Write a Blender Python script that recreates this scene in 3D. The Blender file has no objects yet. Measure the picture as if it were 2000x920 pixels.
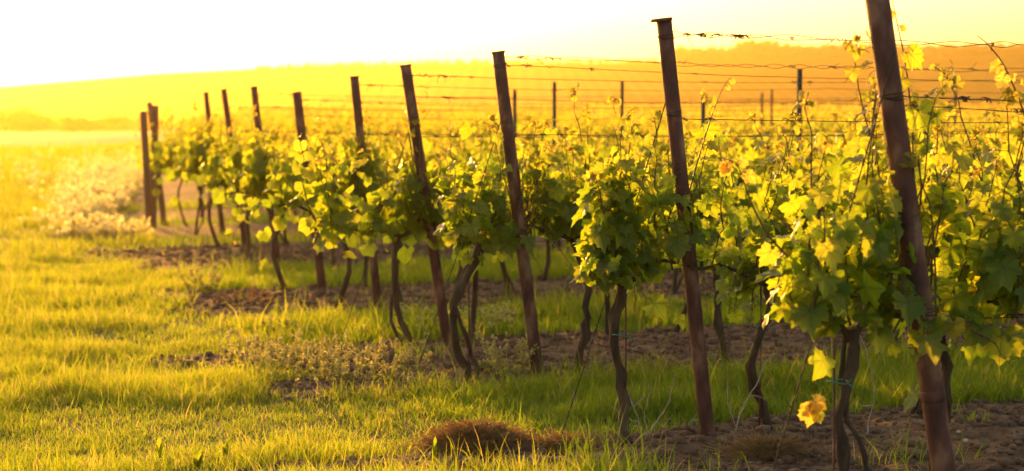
import bpy, math, random
import numpy as np
from math import radians as R, sin, cos, pi

# ---------------------------------------------------------------- camera, sky, sun, exposure
scene = bpy.context.scene
COL = scene.collection
F = 3500.0                        # focal length in pixels of the 2000 px wide photograph
HC = 1.5                          # eye height
HOR = 243.0                       # row of the photograph where the level plane ends
PITCH = math.atan((460 - HOR) / F)
cam_d = bpy.data.cameras.new('camera')
cam = bpy.data.objects.new('camera', cam_d); COL.objects.link(cam)
cam.location = (0, 0, HC)
cam.rotation_euler = (pi / 2 - PITCH, 0, 0)
cam_d.sensor_width = 36.0
cam_d.lens = F / 2000 * 36
cam_d.clip_start = 0.1; cam_d.clip_end = 20000
cam_d.dof.use_dof = True
cam_d.dof.focus_distance = 7.9
cam_d.dof.aperture_fstop = 2.7
scene.camera = cam

SUN_EL, SUN_AZ = 9.0, -21.0       # degrees above the horizon, degrees from the view axis (minus = left)
world = bpy.data.worlds.new('World'); scene.world = world
world.use_nodes = True
wn = world.node_tree.nodes; wl = world.node_tree.links
bg = wn['Background']
sky = wn.new('ShaderNodeTexSky'); sky.sky_type = 'NISHITA'; sky.sun_disc = False
sky.sun_elevation = R(SUN_EL); sky.sun_rotation = R(SUN_AZ)
sky.air_density = 1.0; sky.dust_density = 4.0; sky.ozone_density = 1.0
tint = wn.new('ShaderNodeMix'); tint.data_type = 'RGBA'; tint.blend_type = 'MULTIPLY'
tint.inputs[0].default_value = 1.0
tint.inputs[7].default_value = (1.0, 0.88, 0.76, 1)
wl.new(sky.outputs[0], tint.inputs[6]); wl.new(tint.outputs[2], bg.inputs[0])
bg.inputs[1].default_value = 0.15

sun_d = bpy.data.lights.new('sun', 'SUN'); sun_d.energy = 4.1; sun_d.angle = R(0.6)
sun_d.color = (1.0, 0.445, 0.07)
sun = bpy.data.objects.new('sun', sun_d); COL.objects.link(sun)
sun.rotation_euler = (R(90 - SUN_EL), 0, R(180 - SUN_AZ))
scene.view_settings.view_transform = 'Standard'
scene.view_settings.look = 'None'
scene.view_settings.exposure = 1.5
scene.view_settings.gamma = 1.0
scene.cycles.use_denoising = True
scene.cycles.max_bounces = 8
scene.cycles.diffuse_bounces = 3
scene.cycles.transmission_bounces = 5
scene.cycles.transparent_max_bounces = 8
scene.cycles.volume_bounces = 1
scene.cycles.sample_clamp_indirect = 6

random.seed(7)
rng = np.random.default_rng(7)

# ---------------------------------------------------------------- helpers
def sm(a, b, x):
    t = np.clip((np.asarray(x, float) - a) / (b - a), 0, 1)
    return t * t * (3 - 2 * t)

_lat = np.random.default_rng(99).random((256, 256))
def vnoise(x, y):
    x = np.asarray(x, float); y = np.asarray(y, float)
    xi = np.floor(x).astype(int); yi = np.floor(y).astype(int)
    fx = x - xi; fy = y - yi
    fx = fx * fx * (3 - 2 * fx); fy = fy * fy * (3 - 2 * fy)
    a = _lat[xi % 256, yi % 256]; b = _lat[(xi + 1) % 256, yi % 256]
    c = _lat[xi % 256, (yi + 1) % 256]; d = _lat[(xi + 1) % 256, (yi + 1) % 256]
    return (a * (1 - fx) + b * fx) * (1 - fy) + (c * (1 - fx) + d * fx) * fy
def fbm(x, y, o=4):
    s = 0; a = .5; n = 0
    for i in range(o):
        s = s + a * vnoise(x * 2 ** i + 17.3 * i, y * 2 ** i + 5.1 * i); n += a; a *= .5
    return s / n

U = np.array([0.894, 0.448])                 # the way the vine rows run
# the row ends, read as foot of each end post (photo px) -> plan position
FEET = [(1869, 1049), (1387, 862), (1057, 745), (878, 680), (742, 608), (632, 570), (545, 520), (481, 485), (438, 461), (298, 447)]
def plan(px, py):
    a = (px - 1000) / F; b = (460 - py) / F
    # ray in camera space (a, b, -1) -> world
    dy = cos(PITCH) + b * sin(PITCH); dz = -sin(PITCH) + b * cos(PITCH)
    t = -HC / dz
    return np.array([a * t, dy * t])
def project(p):
    x, y, z = p[0], p[1], p[2] - HC
    zc = y * cos(PITCH) - z * sin(PITCH); yc = y * sin(PITCH) + z * cos(PITCH)
    return 1000 + F * x / zc, 460 - F * yc / zc
ENDS = [plan(*f) for f in FEET]
NROW = 52
while len(ENDS) < NROW:
    e = ENDS[-1]
    c = -e[0] * U[1] + e[1] * U[0] + 2.4
    # the ends of the further rows lie on a line that runs back just right of the corner posts
    k = -0.190 + 0.0009 * (len(ENDS) - 9)
    y = c / (U[0] - k * U[1]); ENDS.append(np.array([k * y, y]))
def row_t(k, px):
    e = ENDS[k]; q = (px - 1000) / F
    return (q * e[1] - e[0]) / (U[0] - q * U[1])
def row_end_t(k, edge=0.33):
    e = ENDS[k]; return (edge * e[1] - e[0]) / (U[0] - edge * U[1])
def row_pt(k, t): return ENDS[k] + U * t

def ground_base(x, y):
    x = np.asarray(x, float); y = np.asarray(y, float)
    w = sm(-0.26, -0.10, x / np.maximum(y, 1))
    g = w * (0.0125 * np.maximum(y - 27, 0)) * (1 - sm(150, 260, y))
    g = g + 0.05 * (fbm(x * .35, y * .35, 3) - .5) * sm(4, 9, y) * 1.4
    return g - 14.0 * sm(420, 700, y)
CS = np.array([-e[0] * U[1] + e[1] * U[0] for e in ENDS])
TS = np.array([e @ U for e in ENDS])
def soil_mask(x, y):
    x = np.asarray(x, float); y = np.asarray(y, float)
    c = -x * U[1] + y * U[0]; t = x * U[0] + y * U[1]
    m = np.zeros_like(c)
    wob = (fbm(x * 1.7, y * 1.7, 3) - .5) * .55 + (fbm(x * 9, y * 9, 2) - .5) * .22
    # every second alley is worked soil, from a little before one row to a little behind the next
    for k in range(0, NROW - 1, 2):
        lo, hi = CS[k] - .28, CS[k + 1] + .30
        sel = (c > lo - .6) & (c < hi + .6)
        if not sel.any(): continue
        d = np.maximum(lo - c[sel], c[sel] - hi) + wob[sel] * .7
        mm = 1 - sm(-.12, .10, d)
        off = -1.55 - .5 * sm(CS[k] + 1.2, CS[k + 1] + .3, c[sel]) if k else -.85 - 1.35 * sm(6.5, 7.1, c[sel])
        tt = t[sel] - np.interp(c[sel], CS, TS) + wob[sel] * 2.2
        mm = mm * sm(off - .25, off + .25, tt)
        m[sel] = np.maximum(m[sel], mm)
    return m
def gz(x, y):
    m = soil_mask(x, y)
    x = np.asarray(x, float); y = np.asarray(y, float)
    near = 1 - sm(22, 40, y)
    return ground_base(x, y) + m * near * (0.02 + 0.075 * (fbm(x * 7, y * 7, 4) - .5))
def gz1(x, y): return float(gz(np.array([x]), np.array([y]))[0])

def link_mesh(name, V, faces, mat, parent=None, attrs=None, smooth=False):
    """V (n,3); faces = list of (m,k) index arrays"""
    me = bpy.data.meshes.new(name)
    V = np.asarray(V, np.float32)
    me.vertices.add(len(V)); me.vertices.foreach_set('co', V.ravel())
    faces = [np.asarray(f, np.int32) for f in faces if len(f)]
    loops = np.concatenate([f.ravel() for f in faces])
    tot = np.concatenate([np.full(len(f), f.shape[1], np.int32) for f in faces])
    start = np.concatenate([[0], np.cumsum(tot)[:-1]]).astype(np.int32)
    me.loops.add(len(loops)); me.loops.foreach_set('vertex_index', loops)
    me.polygons.add(len(tot)); me.polygons.foreach_set('loop_start', start); me.polygons.foreach_set('loop_total', tot)
    if smooth: me.polygons.foreach_set('use_smooth', np.ones(len(tot), bool))
    for k, a in (attrs or {}).items():
        a = np.asarray(a, np.float32)
        if a.ndim == 1:
            at = me.attributes.new(k, 'FLOAT', 'POINT'); at.data.foreach_set('value', a)
        else:
            at = me.attributes.new(k, 'FLOAT_VECTOR', 'POINT'); at.data.foreach_set('vector', a.ravel())
    me.update(calc_edges=True)
    if mat: me.materials.append(mat)
    o = bpy.data.objects.new(name, me); COL.objects.link(o)
    if parent: o.parent = parent
    return o
class MB:
    def __init__(s): s.v = []; s.f = {3: [], 4: []}; s.n = 0; s.a = []; s.b = []
    def add(s, V, faces, a=0.0, b=0.0):
        V = np.asarray(V, float).reshape(-1, 3)
        for f in faces:
            f = np.asarray(f, int)
            if len(f): s.f[f.shape[1]].append(f + s.n)
        s.v.append(V); s.n += len(V)
        s.a.append(np.broadcast_to(np.asarray(a, float), (len(V),)))
        s.b.append(np.broadcast_to(np.asarray(b, float), (len(V),)))
    def tube(s, P, r, n=6, a=0.0, b=0.0, cap=True, jag=0.0):
        P = np.asarray(P, float); m = len(P)
        r = np.broadcast_to(np.asarray(r, float), (m,))
        T = np.gradient(P, axis=0); T /= np.linalg.norm(T, axis=1)[:, None] + 1e-12
        ref = np.array([0.31, 0.22, 0.92]) if abs(T[:, 2]).mean() < .8 else np.array([0.95, 0.2, 0.1])
        A = np.cross(T, ref); A /= np.linalg.norm(A, axis=1)[:, None] + 1e-9
        B = np.cross(T, A)
        th = np.arange(n) * 2 * pi / n
        rr = r[:, None] * (1 + jag * (rng.random((m, n)) - .5))
        V = P[:, None] + rr[..., None] * (np.cos(th)[None, :, None] * A[:, None] + np.sin(th)[None, :, None] * B[:, None])
        V = V.reshape(-1, 3)
        i = np.arange(m - 1)[:, None] * n; j = np.arange(n)[None]; j2 = (j + 1) % n
        q = np.stack([i + j, i + j2, i + n + j2, i + n + j], -1).reshape(-1, 4)
        fs = [q]
        if cap:
            V = np.vstack([V, P[0], P[-1]]); c0 = m * n
            jj = np.arange(n); k2 = (jj + 1) % n
            fs.append(np.stack([k2, jj, np.full(n, c0)], -1))
            fs.append(np.stack([(m - 1) * n + jj, (m - 1) * n + k2, np.full(n, c0 + 1)], -1))
        s.add(V, fs, a, b)
    def build(s, name, mat, parent=None, smooth=False):
        fs = [np.vstack(v) for v in s.f.values() if v]
        return link_mesh(name, np.vstack(s.v), fs, mat, parent, {'rnd': np.concatenate(s.a), 'young_amber': np.concatenate(s.b)}, smooth)

def tag(o, label=None, cat=None, group=None, kind=None):
    if label: o['label'] = label
    if cat: o['category'] = cat
    if group: o['group'] = group
    if kind: o['kind'] = kind
    return o
def thing(name, label, cat, loc=(0, 0, 0), rz=0.0, group=None):
    o = bpy.data.objects.new(name, None); COL.objects.link(o)
    o.empty_display_size = .1
    o.location = loc; o.rotation_euler = (0, 0, rz)
    return tag(o, label, cat, group)
def copy_thing(root, loc, rz, label, sc=(1, 1, 1), group=None):
    r = root.copy(); COL.objects.link(r); r.location = loc; r.rotation_euler = (0, 0, rz); r.scale = sc
    r['label'] = label
    if group: r['group'] = group
    for ch in list(root.children):
        c = ch.copy(); COL.objects.link(c); c.parent = r
    return r

# ---------------------------------------------------------------- materials
def mat_new(name):
    m = bpy.data.materials.new(name); m.use_nodes = True
    nt = m.node_tree; b = nt.nodes['Principled BSDF']
    return m, nt, b
def N(nt, t, **k):
    n = nt.nodes.new(t)
    for a, v in k.items(): setattr(n, a, v)
    return n
def ramp(nt, stops):
    n = nt.nodes.new('ShaderNodeValToRGB'); cr = n.color_ramp
    while len(cr.elements) < len(stops): cr.elements.new(.5)
    for e, (p, c) in zip(cr.elements, stops): e.position = p; e.color = (*c, 1)
    return n
def noise_mat(name, stops, scale, rough=.8, bump=0.0, bscale=None, stretch=(1, 1, 1), detail=6, metal=0.0):
    m, nt, b = mat_new(name)
    tc = N(nt, 'ShaderNodeTexCoord'); mp = N(nt, 'ShaderNodeMapping'); mp.inputs['Scale'].default_value = stretch
    nt.links.new(tc.outputs['Object'], mp.inputs[0])
    no = N(nt, 'ShaderNodeTexNoise'); no.inputs['Scale'].default_value = scale; no.inputs['Detail'].default_value = detail
    nt.links.new(mp.outputs[0], no.inputs['Vector'])
    r = ramp(nt, stops); nt.links.new(no.outputs['Fac'], r.inputs[0]); nt.links.new(r.outputs[0], b.inputs['Base Color'])
    b.inputs['Roughness'].default_value = rough; b.inputs['Metallic'].default_value = metal
    if bump:
        n2 = N(nt, 'ShaderNodeTexNoise'); n2.inputs['Scale'].default_value = bscale or scale * 3; n2.inputs['Detail'].default_value = 5
        nt.links.new(mp.outputs[0], n2.inputs['Vector'])
        bu = N(nt, 'ShaderNodeBump'); bu.inputs['Strength'].default_value = bump; bu.inputs['Distance'].default_value = .01
        nt.links.new(n2.outputs['Fac'], bu.inputs['Height']); nt.links.new(bu.outputs[0], b.inputs['Normal'])
    return m
def plant_mat(name, lo, hi, young_amber, t_lo, t_hi, t_young_amber, mix=.5, rough=.55, veins=False, spec=.4):
    """thin leaf: diffuse + gloss on the lit side, translucency through it"""
    m, nt, b = mat_new(name); L = nt.links
    a1 = N(nt, 'ShaderNodeAttribute', attribute_name='rnd'); a2 = N(nt, 'ShaderNodeAttribute', attribute_name='young_amber')
    def two(c0, c1, cy):
        r = ramp(nt, [(0, c0), (1, c1)]); L.new(a1.outputs['Fac'], r.inputs[0])
        mx = N(nt, 'ShaderNodeMix', data_type='RGBA'); L.new(a2.outputs['Fac'], mx.inputs[0]); L.new(r.outputs[0], mx.inputs[6])
        mx.inputs[7].default_value = (*cy, 1); return mx
    d = two(lo, hi, young_amber); t = two(t_lo, t_hi, t_young_amber)
    dcol, tcol = d.outputs[2], t.outputs[2]
    if veins:
        lf = N(nt, 'ShaderNodeAttribute', attribute_name='lf'); sp = N(nt, 'ShaderNodeSeparateXYZ'); L.new(lf.outputs['Vector'], sp.inputs[0])
        def M(op, x, y=None):
            n = N(nt, 'ShaderNodeMath', operation=op)
            for i, v in enumerate((x, y)):
                if v is None: continue
                if isinstance(v, (int, float)): n.inputs[i].default_value = v
                else: L.new(v, n.inputs[i])
            return n.outputs[0]
        ang = M('ARCTAN2', sp.outputs[1], sp.outputs[0])
        w = M('PINGPONG', M('ADD', ang, 10 * 0.93), 0.465)
        rad = N(nt, 'ShaderNodeVectorMath', operation='LENGTH'); L.new(lf.outputs['Vector'], rad.inputs[0])
        dist = M('MULTIPLY', w, rad.outputs['Value'])
        vein = M('LESS_THAN', dist, 0.012)
        def dim(src, c):
            mx = N(nt, 'ShaderNodeMix', data_type='RGBA'); L.new(M('MULTIPLY', vein, .6), mx.inputs[0]); L.new(src, mx.inputs[6]); mx.inputs[7].default_value = (*c, 1)
            return mx.outputs[2]
        dcol = dim(dcol, (.16, .20, .06)); tcol = dim(tcol, (.16, .18, .03))
    L.new(dcol, b.inputs['Base Color']); b.inputs['Roughness'].default_value = rough
    b.inputs['Specular IOR Level'].default_value = spec
    tr = N(nt, 'ShaderNodeBsdfTranslucent'); L.new(tcol, tr.inputs[0])
    ms = N(nt, 'ShaderNodeMixShader'); ms.inputs[0].default_value = mix
    L.new(b.outputs[0], ms.inputs[1]); L.new(tr.outputs[0], ms.inputs[2]); L.new(ms.outputs[0], nt.nodes['Material Output'].inputs['Surface'])
    return m

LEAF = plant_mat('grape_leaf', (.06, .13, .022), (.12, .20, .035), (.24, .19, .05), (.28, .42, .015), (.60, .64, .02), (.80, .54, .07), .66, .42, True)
GRASS = plant_mat('grass_blades', (.06, .125, .015), (.12, .18, .02), (.34, .28, .10), (.22, .38, .015), (.54, .58, .02), (.75, .58, .18), .6, .5)
WEED = plant_mat('weed', (.10, .13, .03), (.22, .22, .06), (.55, .48, .26), (.4, .5, .06), (.7, .7, .14), (.9, .84, .50), .66, .5)
PALEWEED = plant_mat('flowering_weed', (.10, .13, .03), (.22, .22, .06), (.55, .50, .28), (.4, .45, .05), (.65, .6, .14), (.88, .80, .42), .6, .6)
STRAW = plant_mat('dry_straw', (.22, .13, .05), (.36, .22, .09), (.4, .3, .2), (.5, .3, .09), (.7, .48, .16), (.7, .55, .26), .5, .7)
BARK = noise_mat('vine_bark', [(.3, (.035, .02, .011)), (.55, (.10, .06, .032)), (.75, (.17, .11, .06))], 18, .9, .9, 60, (1, 1, .22))
CANE = noise_mat('cane_bark', [(.3, (.10, .055, .02)), (.7, (.20, .12, .04))], 20, .55)
RUST = noise_mat('rusted_steel', [(.36, (.045, .018, .013)), (.47, (.11, .038, .026)), (.55, (.15, .054, .036)), (.66, (.30, .15, .09))], 9, .75, .35, 70, (1, 1, .5))
WOOD = noise_mat('old_wood', [(.3, (.10, .055, .03)), (.7, (.22, .13, .08))], 8, .85, .6, 30, (1, 1, .1))
ZINC = noise_mat('green_grey_steel', [(.3, (.015, .035, .025)), (.7, (.035, .06, .045))], 8, .85, .1, 40)
WIRE = noise_mat('rusty_wire', [(.3, (.05, .028, .014)), (.7, (.13, .075, .035))], 30, .5, metal=.4)
TWIG = noise_mat('dead_twig', [(.3, (.30, .22, .15)), (.7, (.55, .46, .36))], 25, .7, .3, 80)
STONE = noise_mat('pale_stone', [(.3, (.42, .36, .28)), (.7, (.62, .56, .46))], 12, .8, .3, 50)
TIE = noise_mat('green_tie', [(.3, (.03, .22, .12)), (.7, (.05, .30, .18))], 12, .45)
CLOD = noise_mat('soil_clods', [(.25, (.10, .054, .032)), (.55, (.18, .10, .058)), (.8, (.28, .17, .10))], 6, .95, .5, 45)
WOODS = plant_mat('far_foliage', (.03, .05, .012), (.06, .075, .02), (.1, .08, .03), (.08, .10, .01), (.14, .15, .02), (.2, .15, .03), .3, .8)

def ground_mat():
    m, nt, b = mat_new('meadow_and_soil'); L = nt.links
    g = N(nt, 'ShaderNodeNewGeometry')
    def noise(s, d=6):
        n = N(nt, 'ShaderNodeTexNoise'); n.inputs['Scale'].default_value = s; n.inputs['Detail'].default_value = d
        L.new(g.outputs['Position'], n.inputs['Vector']); return n
    r1 = ramp(nt, [(.3, (.035, .05, .012)), (.5, (.075, .085, .018)), (.7, (.15, .13, .04))]); L.new(noise(2.3).outputs['Fac'], r1.inputs[0])
    r2 = ramp(nt, [(.28, (.10, .053, .031)), (.5, (.17, .095, .055)), (.72, (.27, .165, .095))]); L.new(noise(9, 9).outputs['Fac'], r2.inputs[0])
    a = N(nt, 'ShaderNodeAttribute', attribute_name='soil')
    mx = N(nt, 'ShaderNodeMix', data_type='RGBA'); L.new(a.outputs['Fac'], mx.inputs[0]); L.new(r1.outputs[0], mx.inputs[6]); L.new(r2.outputs[0], mx.inputs[7])
    a3 = N(nt, 'ShaderNodeAttribute', attribute_name='field')
    r3 = ramp(nt, [(.35, (.16, .15, .045)), (.65, (.24, .20, .07))]); L.new(noise(.05, 8).outputs['Fac'], r3.inputs[0])
    m2 = N(nt, 'ShaderNodeMix', data_type='RGBA'); L.new(a3.outputs['Fac'], m2.inputs[0]); L.new(mx.outputs[2], m2.inputs[6]); L.new(r3.outputs[0], m2.inputs[7])
    L.new(m2.outputs[2], b.inputs['Base Color']); b.inputs['Roughness'].default_value = .95; b.inputs['Specular IOR Level'].default_value = .2
    bu = N(nt, 'ShaderNodeBump'); bu.inputs['Strength'].default_value = .8; bu.inputs['Distance'].default_value = .02
    L.new(noise(38, 6).outputs['Fac'], bu.inputs['Height']); L.new(bu.outputs[0], b.inputs['Normal'])
    return m
def hill_mat():
    m, nt, b = mat_new('hill_fields'); L = nt.links
    g = N(nt, 'ShaderNodeNewGeometry'); mp = N(nt, 'ShaderNodeMapping'); mp.inputs['Scale'].default_value = (.0022, .006, .02)
    L.new(g.outputs['Position'], mp.inputs[0])
    v = N(nt, 'ShaderNodeTexVoronoi'); v.inputs['Scale'].default_value = 1.6; L.new(mp.outputs[0], v.inputs['Vector'])
    sp = N(nt, 'ShaderNodeSeparateColor'); L.new(v.outputs['Color'], sp.inputs[0])
    r = ramp(nt, [(.1, (.05, .04, .010)), (.4, (.10, .075, .018)), (.6, (.16, .11, .028)), (.9, (.08, .05, .015))]); L.new(sp.outputs[0], r.inputs[0])
    wv = N(nt, 'ShaderNodeTexWave'); wv.inputs['Scale'].default_value = .035; wv.inputs['Distortion'].default_value = 2.5; L.new(g.outputs['Position'], wv.inputs['Vector'])
    mw = N(nt, 'ShaderNodeMix', data_type='RGBA', blend_type='MULTIPLY'); mw.inputs[0].default_value = .45; L.new(r.outputs[0], mw.inputs[6]); L.new(wv.outputs['Color'], mw.inputs[7])
    L.new(mw.outputs[2], b.inputs['Base Color']); b.inputs['Roughness'].default_value = 1; b.inputs['Specular IOR Level'].default_value = 0
    return m

# ---------------------------------------------------------------- ground, hills, haze
def lines(lo, hi, step, far_lo, far_hi, g=1.13):
    c = list(np.arange(lo, hi, step))
    s = step; p = hi
    while p < far_hi: c.append(p); s = min(s * g, 160); p += s
    c.append(far_hi); s = step; p = lo
    while p > far_lo: s = min(s * g, 160); p -= s; c.append(max(p, far_lo))
    return np.unique(np.round(c, 4))
xs = lines(-3.2, 4.6, .045, -3200, 3200); ys = lines(6.6, 14.5, .045, -60, 900, 1.045)
X, Y = np.meshgrid(xs, ys)
fx, fy = X.ravel(), Y.ravel()
def grid_faces(nx, ny):
    i = np.arange(ny - 1)[:, None] * nx + np.arange(nx - 1)[None]
    return np.stack([i, i + 1, i + nx + 1, i + nx], -1).reshape(-1, 4)
field = sm(45, 80, fy) * (1 - sm(-.2, -.12, fx / np.maximum(fy, 1)))
g_o = link_mesh('ground', np.stack([fx, fy, gz(fx, fy)], -1), [grid_faces(len(xs), len(ys))], ground_mat(),
                attrs={'soil': soil_mask(fx, fy) * (fy > 0), 'field': np.maximum(field, sm(160, 220, fy))}, smooth=True)
tag(g_o, kind='structure')

RIDGE_X = [-400, 0, 150, 300, 600, 900, 1300, 1500, 2000, 2600]
RIDGE_Y = [186, 175, 161, 147, 133, 127, 126, 121, 117, 113]
def hill_h(x, y):
    px = 1000 + F * x / y
    top = np.interp(px, RIDGE_X, RIDGE_Y)
    D = 1500.0
    hmax = (HOR - top) / F * D + 22
    p = sm(520, 1560, y) ** 1.15
    h = -18 + hmax * p + 5 * (fbm(x * .004, y * .004, 3) - .5) * p
    return h - sm(1600, 2400, y) * 30
hx = np.linspace(-1300, 1300, 170); hy = np.linspace(520, 2300, 120)
HX, HY = np.meshgrid(hx, hy); a, b_ = HX.ravel(), HY.ravel()
h_o = link_mesh('hills', np.stack([a, b_, hill_h(a, b_)], -1), [grid_faces(170, 120)], hill_mat(), smooth=True)
tag(h_o, kind='structure')

def box_mesh(lo, hi):
    V = np.array([[x, y, z] for z in (lo[2], hi[2]) for y in (lo[1], hi[1]) for x in (lo[0], hi[0])])
    return V, np.array([[0, 2, 3, 1], [4, 5, 7, 6], [0, 1, 5, 4], [2, 6, 7, 3], [0, 4, 6, 2], [1, 3, 7, 5]])
hm = bpy.data.materials.new('haze'); hm.use_nodes = True; nt = hm.node_tree; nt.nodes.clear()
out = nt.nodes.new('ShaderNodeOutputMaterial'); pv = nt.nodes.new('ShaderNodeVolumePrincipled')
pv.inputs['Color'].default_value = (1, .72, .19, 1); pv.inputs['Density'].default_value = 0.00024; pv.inputs['Anisotropy'].default_value = .83
nt.links.new(pv.outputs[0], out.inputs['Volume'])
V, fc = box_mesh((-3400, -80, -60), (3400, 2700, 95))
tag(link_mesh('haze', V, [fc], hm), kind='stuff')

# ---------------------------------------------------------------- leaves
def grape_outline(n):
    th = np.linspace(-pi, pi, n, endpoint=False)
    r = np.zeros(n)
    for c, w, a in ((0, .50, 1.0), (.95, .45, .88), (-.95, .45, .88), (1.95, .55, .76), (-1.95, .55, .76)):
        d = np.abs((th - c + pi) % (2 * pi) - pi); r = np.maximum(r, a * (1 - .27 * (d / w) ** 1.2))
    r = np.maximum(r, .55); r = np.where(np.abs(th) > 2.8, .22, r)
    return th, r
def leaf_template(n, rings, seed):
    g = np.random.default_rng(seed)
    th, r = grape_outline(n)
    if n >= 24: r = r * (1 + .06 * np.where(np.arange(n) % 2, 1, -1)) * (1 + .06 * g.standard_normal(n))
    V = [[0, 0, 0]]; fold = g.uniform(.1, .5); curl = g.uniform(-.1, .5); ph = g.uniform(0, 6)
    for f in rings:
        for t, q in zip(th, r):
            x, y = f * q * cos(t), f * q * sin(t)
            z = fold * abs(y) * .7 - curl * (x * x) * .6 - .15 * y * y + .09 * f * f * sin(5 * t + ph)
            V.append([x, y, z])
    V = np.array(V); fs3, fs4 = [], []
    for i in range(n):
        j = (i + 1) % n
        fs3.append([0, 1 + i, 1 + j])
        for k in range(len(rings) - 1):
            o = 1 + k * n; fs4.append([o + i, o + n + i, o + n + j, o + j])
    return V * .62, np.array(fs3), (np.array(fs4) if fs4 else np.zeros((0, 4), int))
T_HERO = [leaf_template(30, (.5, 1), s) for s in range(6)]
T_MID = [leaf_template(14, (1,), s) for s in range(4)]
def simple_leaf(seed):
    g = np.random.default_rng(seed); c = g.uniform(.1, .3)
    V = np.array([[-.35, 0, 0], [-.3, .4, c], [.25, .42, c * .7], [.6, 0, -.1], [.25, -.42, c * .7], [-.3, -.4, c]])
    return V, np.zeros((0, 3), int), np.array([[0, 3, 2, 1], [0, 5, 4, 3]])
T_FAR = [simple_leaf(s) for s in range(3)]
def leaf_mesh(name, P, D, Nn, S, rnd, young_amber, templates, mat, parent):
    """P positions, D tip directions, Nn normals"""
    P, D, Nn, S = map(np.asarray, (P, D, Nn, S)); rnd = np.asarray(rnd); young_amber = np.asarray(young_amber)
    D = D / (np.linalg.norm(D, axis=1)[:, None] + 1e-9)
    B = np.cross(Nn, D); B /= np.linalg.norm(B, axis=1)[:, None] + 1e-9
    C = np.cross(D, B)
    which = rng.integers(0, len(templates), len(P))
    vs, f3, f4, ra, ya, lf, n = [], [], [], [], [], [], 0
    for w, (TV, T3, T4) in enumerate(templates):
        s = np.where(which == w)[0]
        if not len(s): continue
        V = P[s, None] + S[s, None, None] * (TV[None, :, 0, None] * D[s, None] + TV[None, :, 1, None] * B[s, None] + TV[None, :, 2, None] * C[s, None])
        k = len(TV); off = n + np.arange(len(s)) * k
        vs.append(V.reshape(-1, 3)); n += len(s) * k
        if len(T3): f3.append((T3[None] + off[:, None, None]).reshape(-1, 3))
        if len(T4): f4.append((T4[None] + off[:, None, None]).reshape(-1, 4))
        ra.append(np.repeat(rnd[s], k)); ya.append(np.repeat(young_amber[s], k)); lf.append(np.tile(TV * [1, 1, 0], (len(s), 1)))
    fs = [np.vstack(f) for f in (f3, f4) if f]
    return link_mesh(name, np.vstack(vs), fs, mat, parent, {'rnd': np.concatenate(ra), 'young_amber': np.concatenate(ya), 'lf': np.vstack(lf)}, smooth=True)

# ---------------------------------------------------------------- grapevines
TOPS = [(1700, -95), (1297, 40), (973, 103), (792, 129), (692, 151), (580, 182), (496, 171), (437, 175), (402, 181), (303, 207)]
def solve_top(k, tx, ty):
    e = ENDS[k]; best = None
    s, h = .3, 2.0
    for it in range(30):
        f = np.array(project((e[0] - U[0] * s, e[1] - U[1] * s, h))) - [tx, ty]
        J = np.zeros((2, 2)); d = 1e-3
        J[:, 0] = (np.array(project((e[0] - U[0] * (s + d), e[1] - U[1] * (s + d), h))) - [tx, ty] - f) / d
        J[:, 1] = (np.array(project((e[0] - U[0] * s, e[1] - U[1] * s, h + d))) - [tx, ty] - f) / d
        ds = np.linalg.solve(J, -f); s += ds[0]; h += ds[1]
    return s, h
POSTDIM = [solve_top(k, *TOPS[k]) for k in range(10)]
def bez(p0, d, L, droop, n=8, wob=.02, g=rng):
    t = np.linspace(0, 1, n)[:, None]
    w = np.cumsum(g.standard_normal((n, 3)) * wob, axis=0); w[0] = 0
    p = p0 + d * L * t + w
    p[:, 2] -= droop * L * t[:, 0] ** 2.4
    return p
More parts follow.
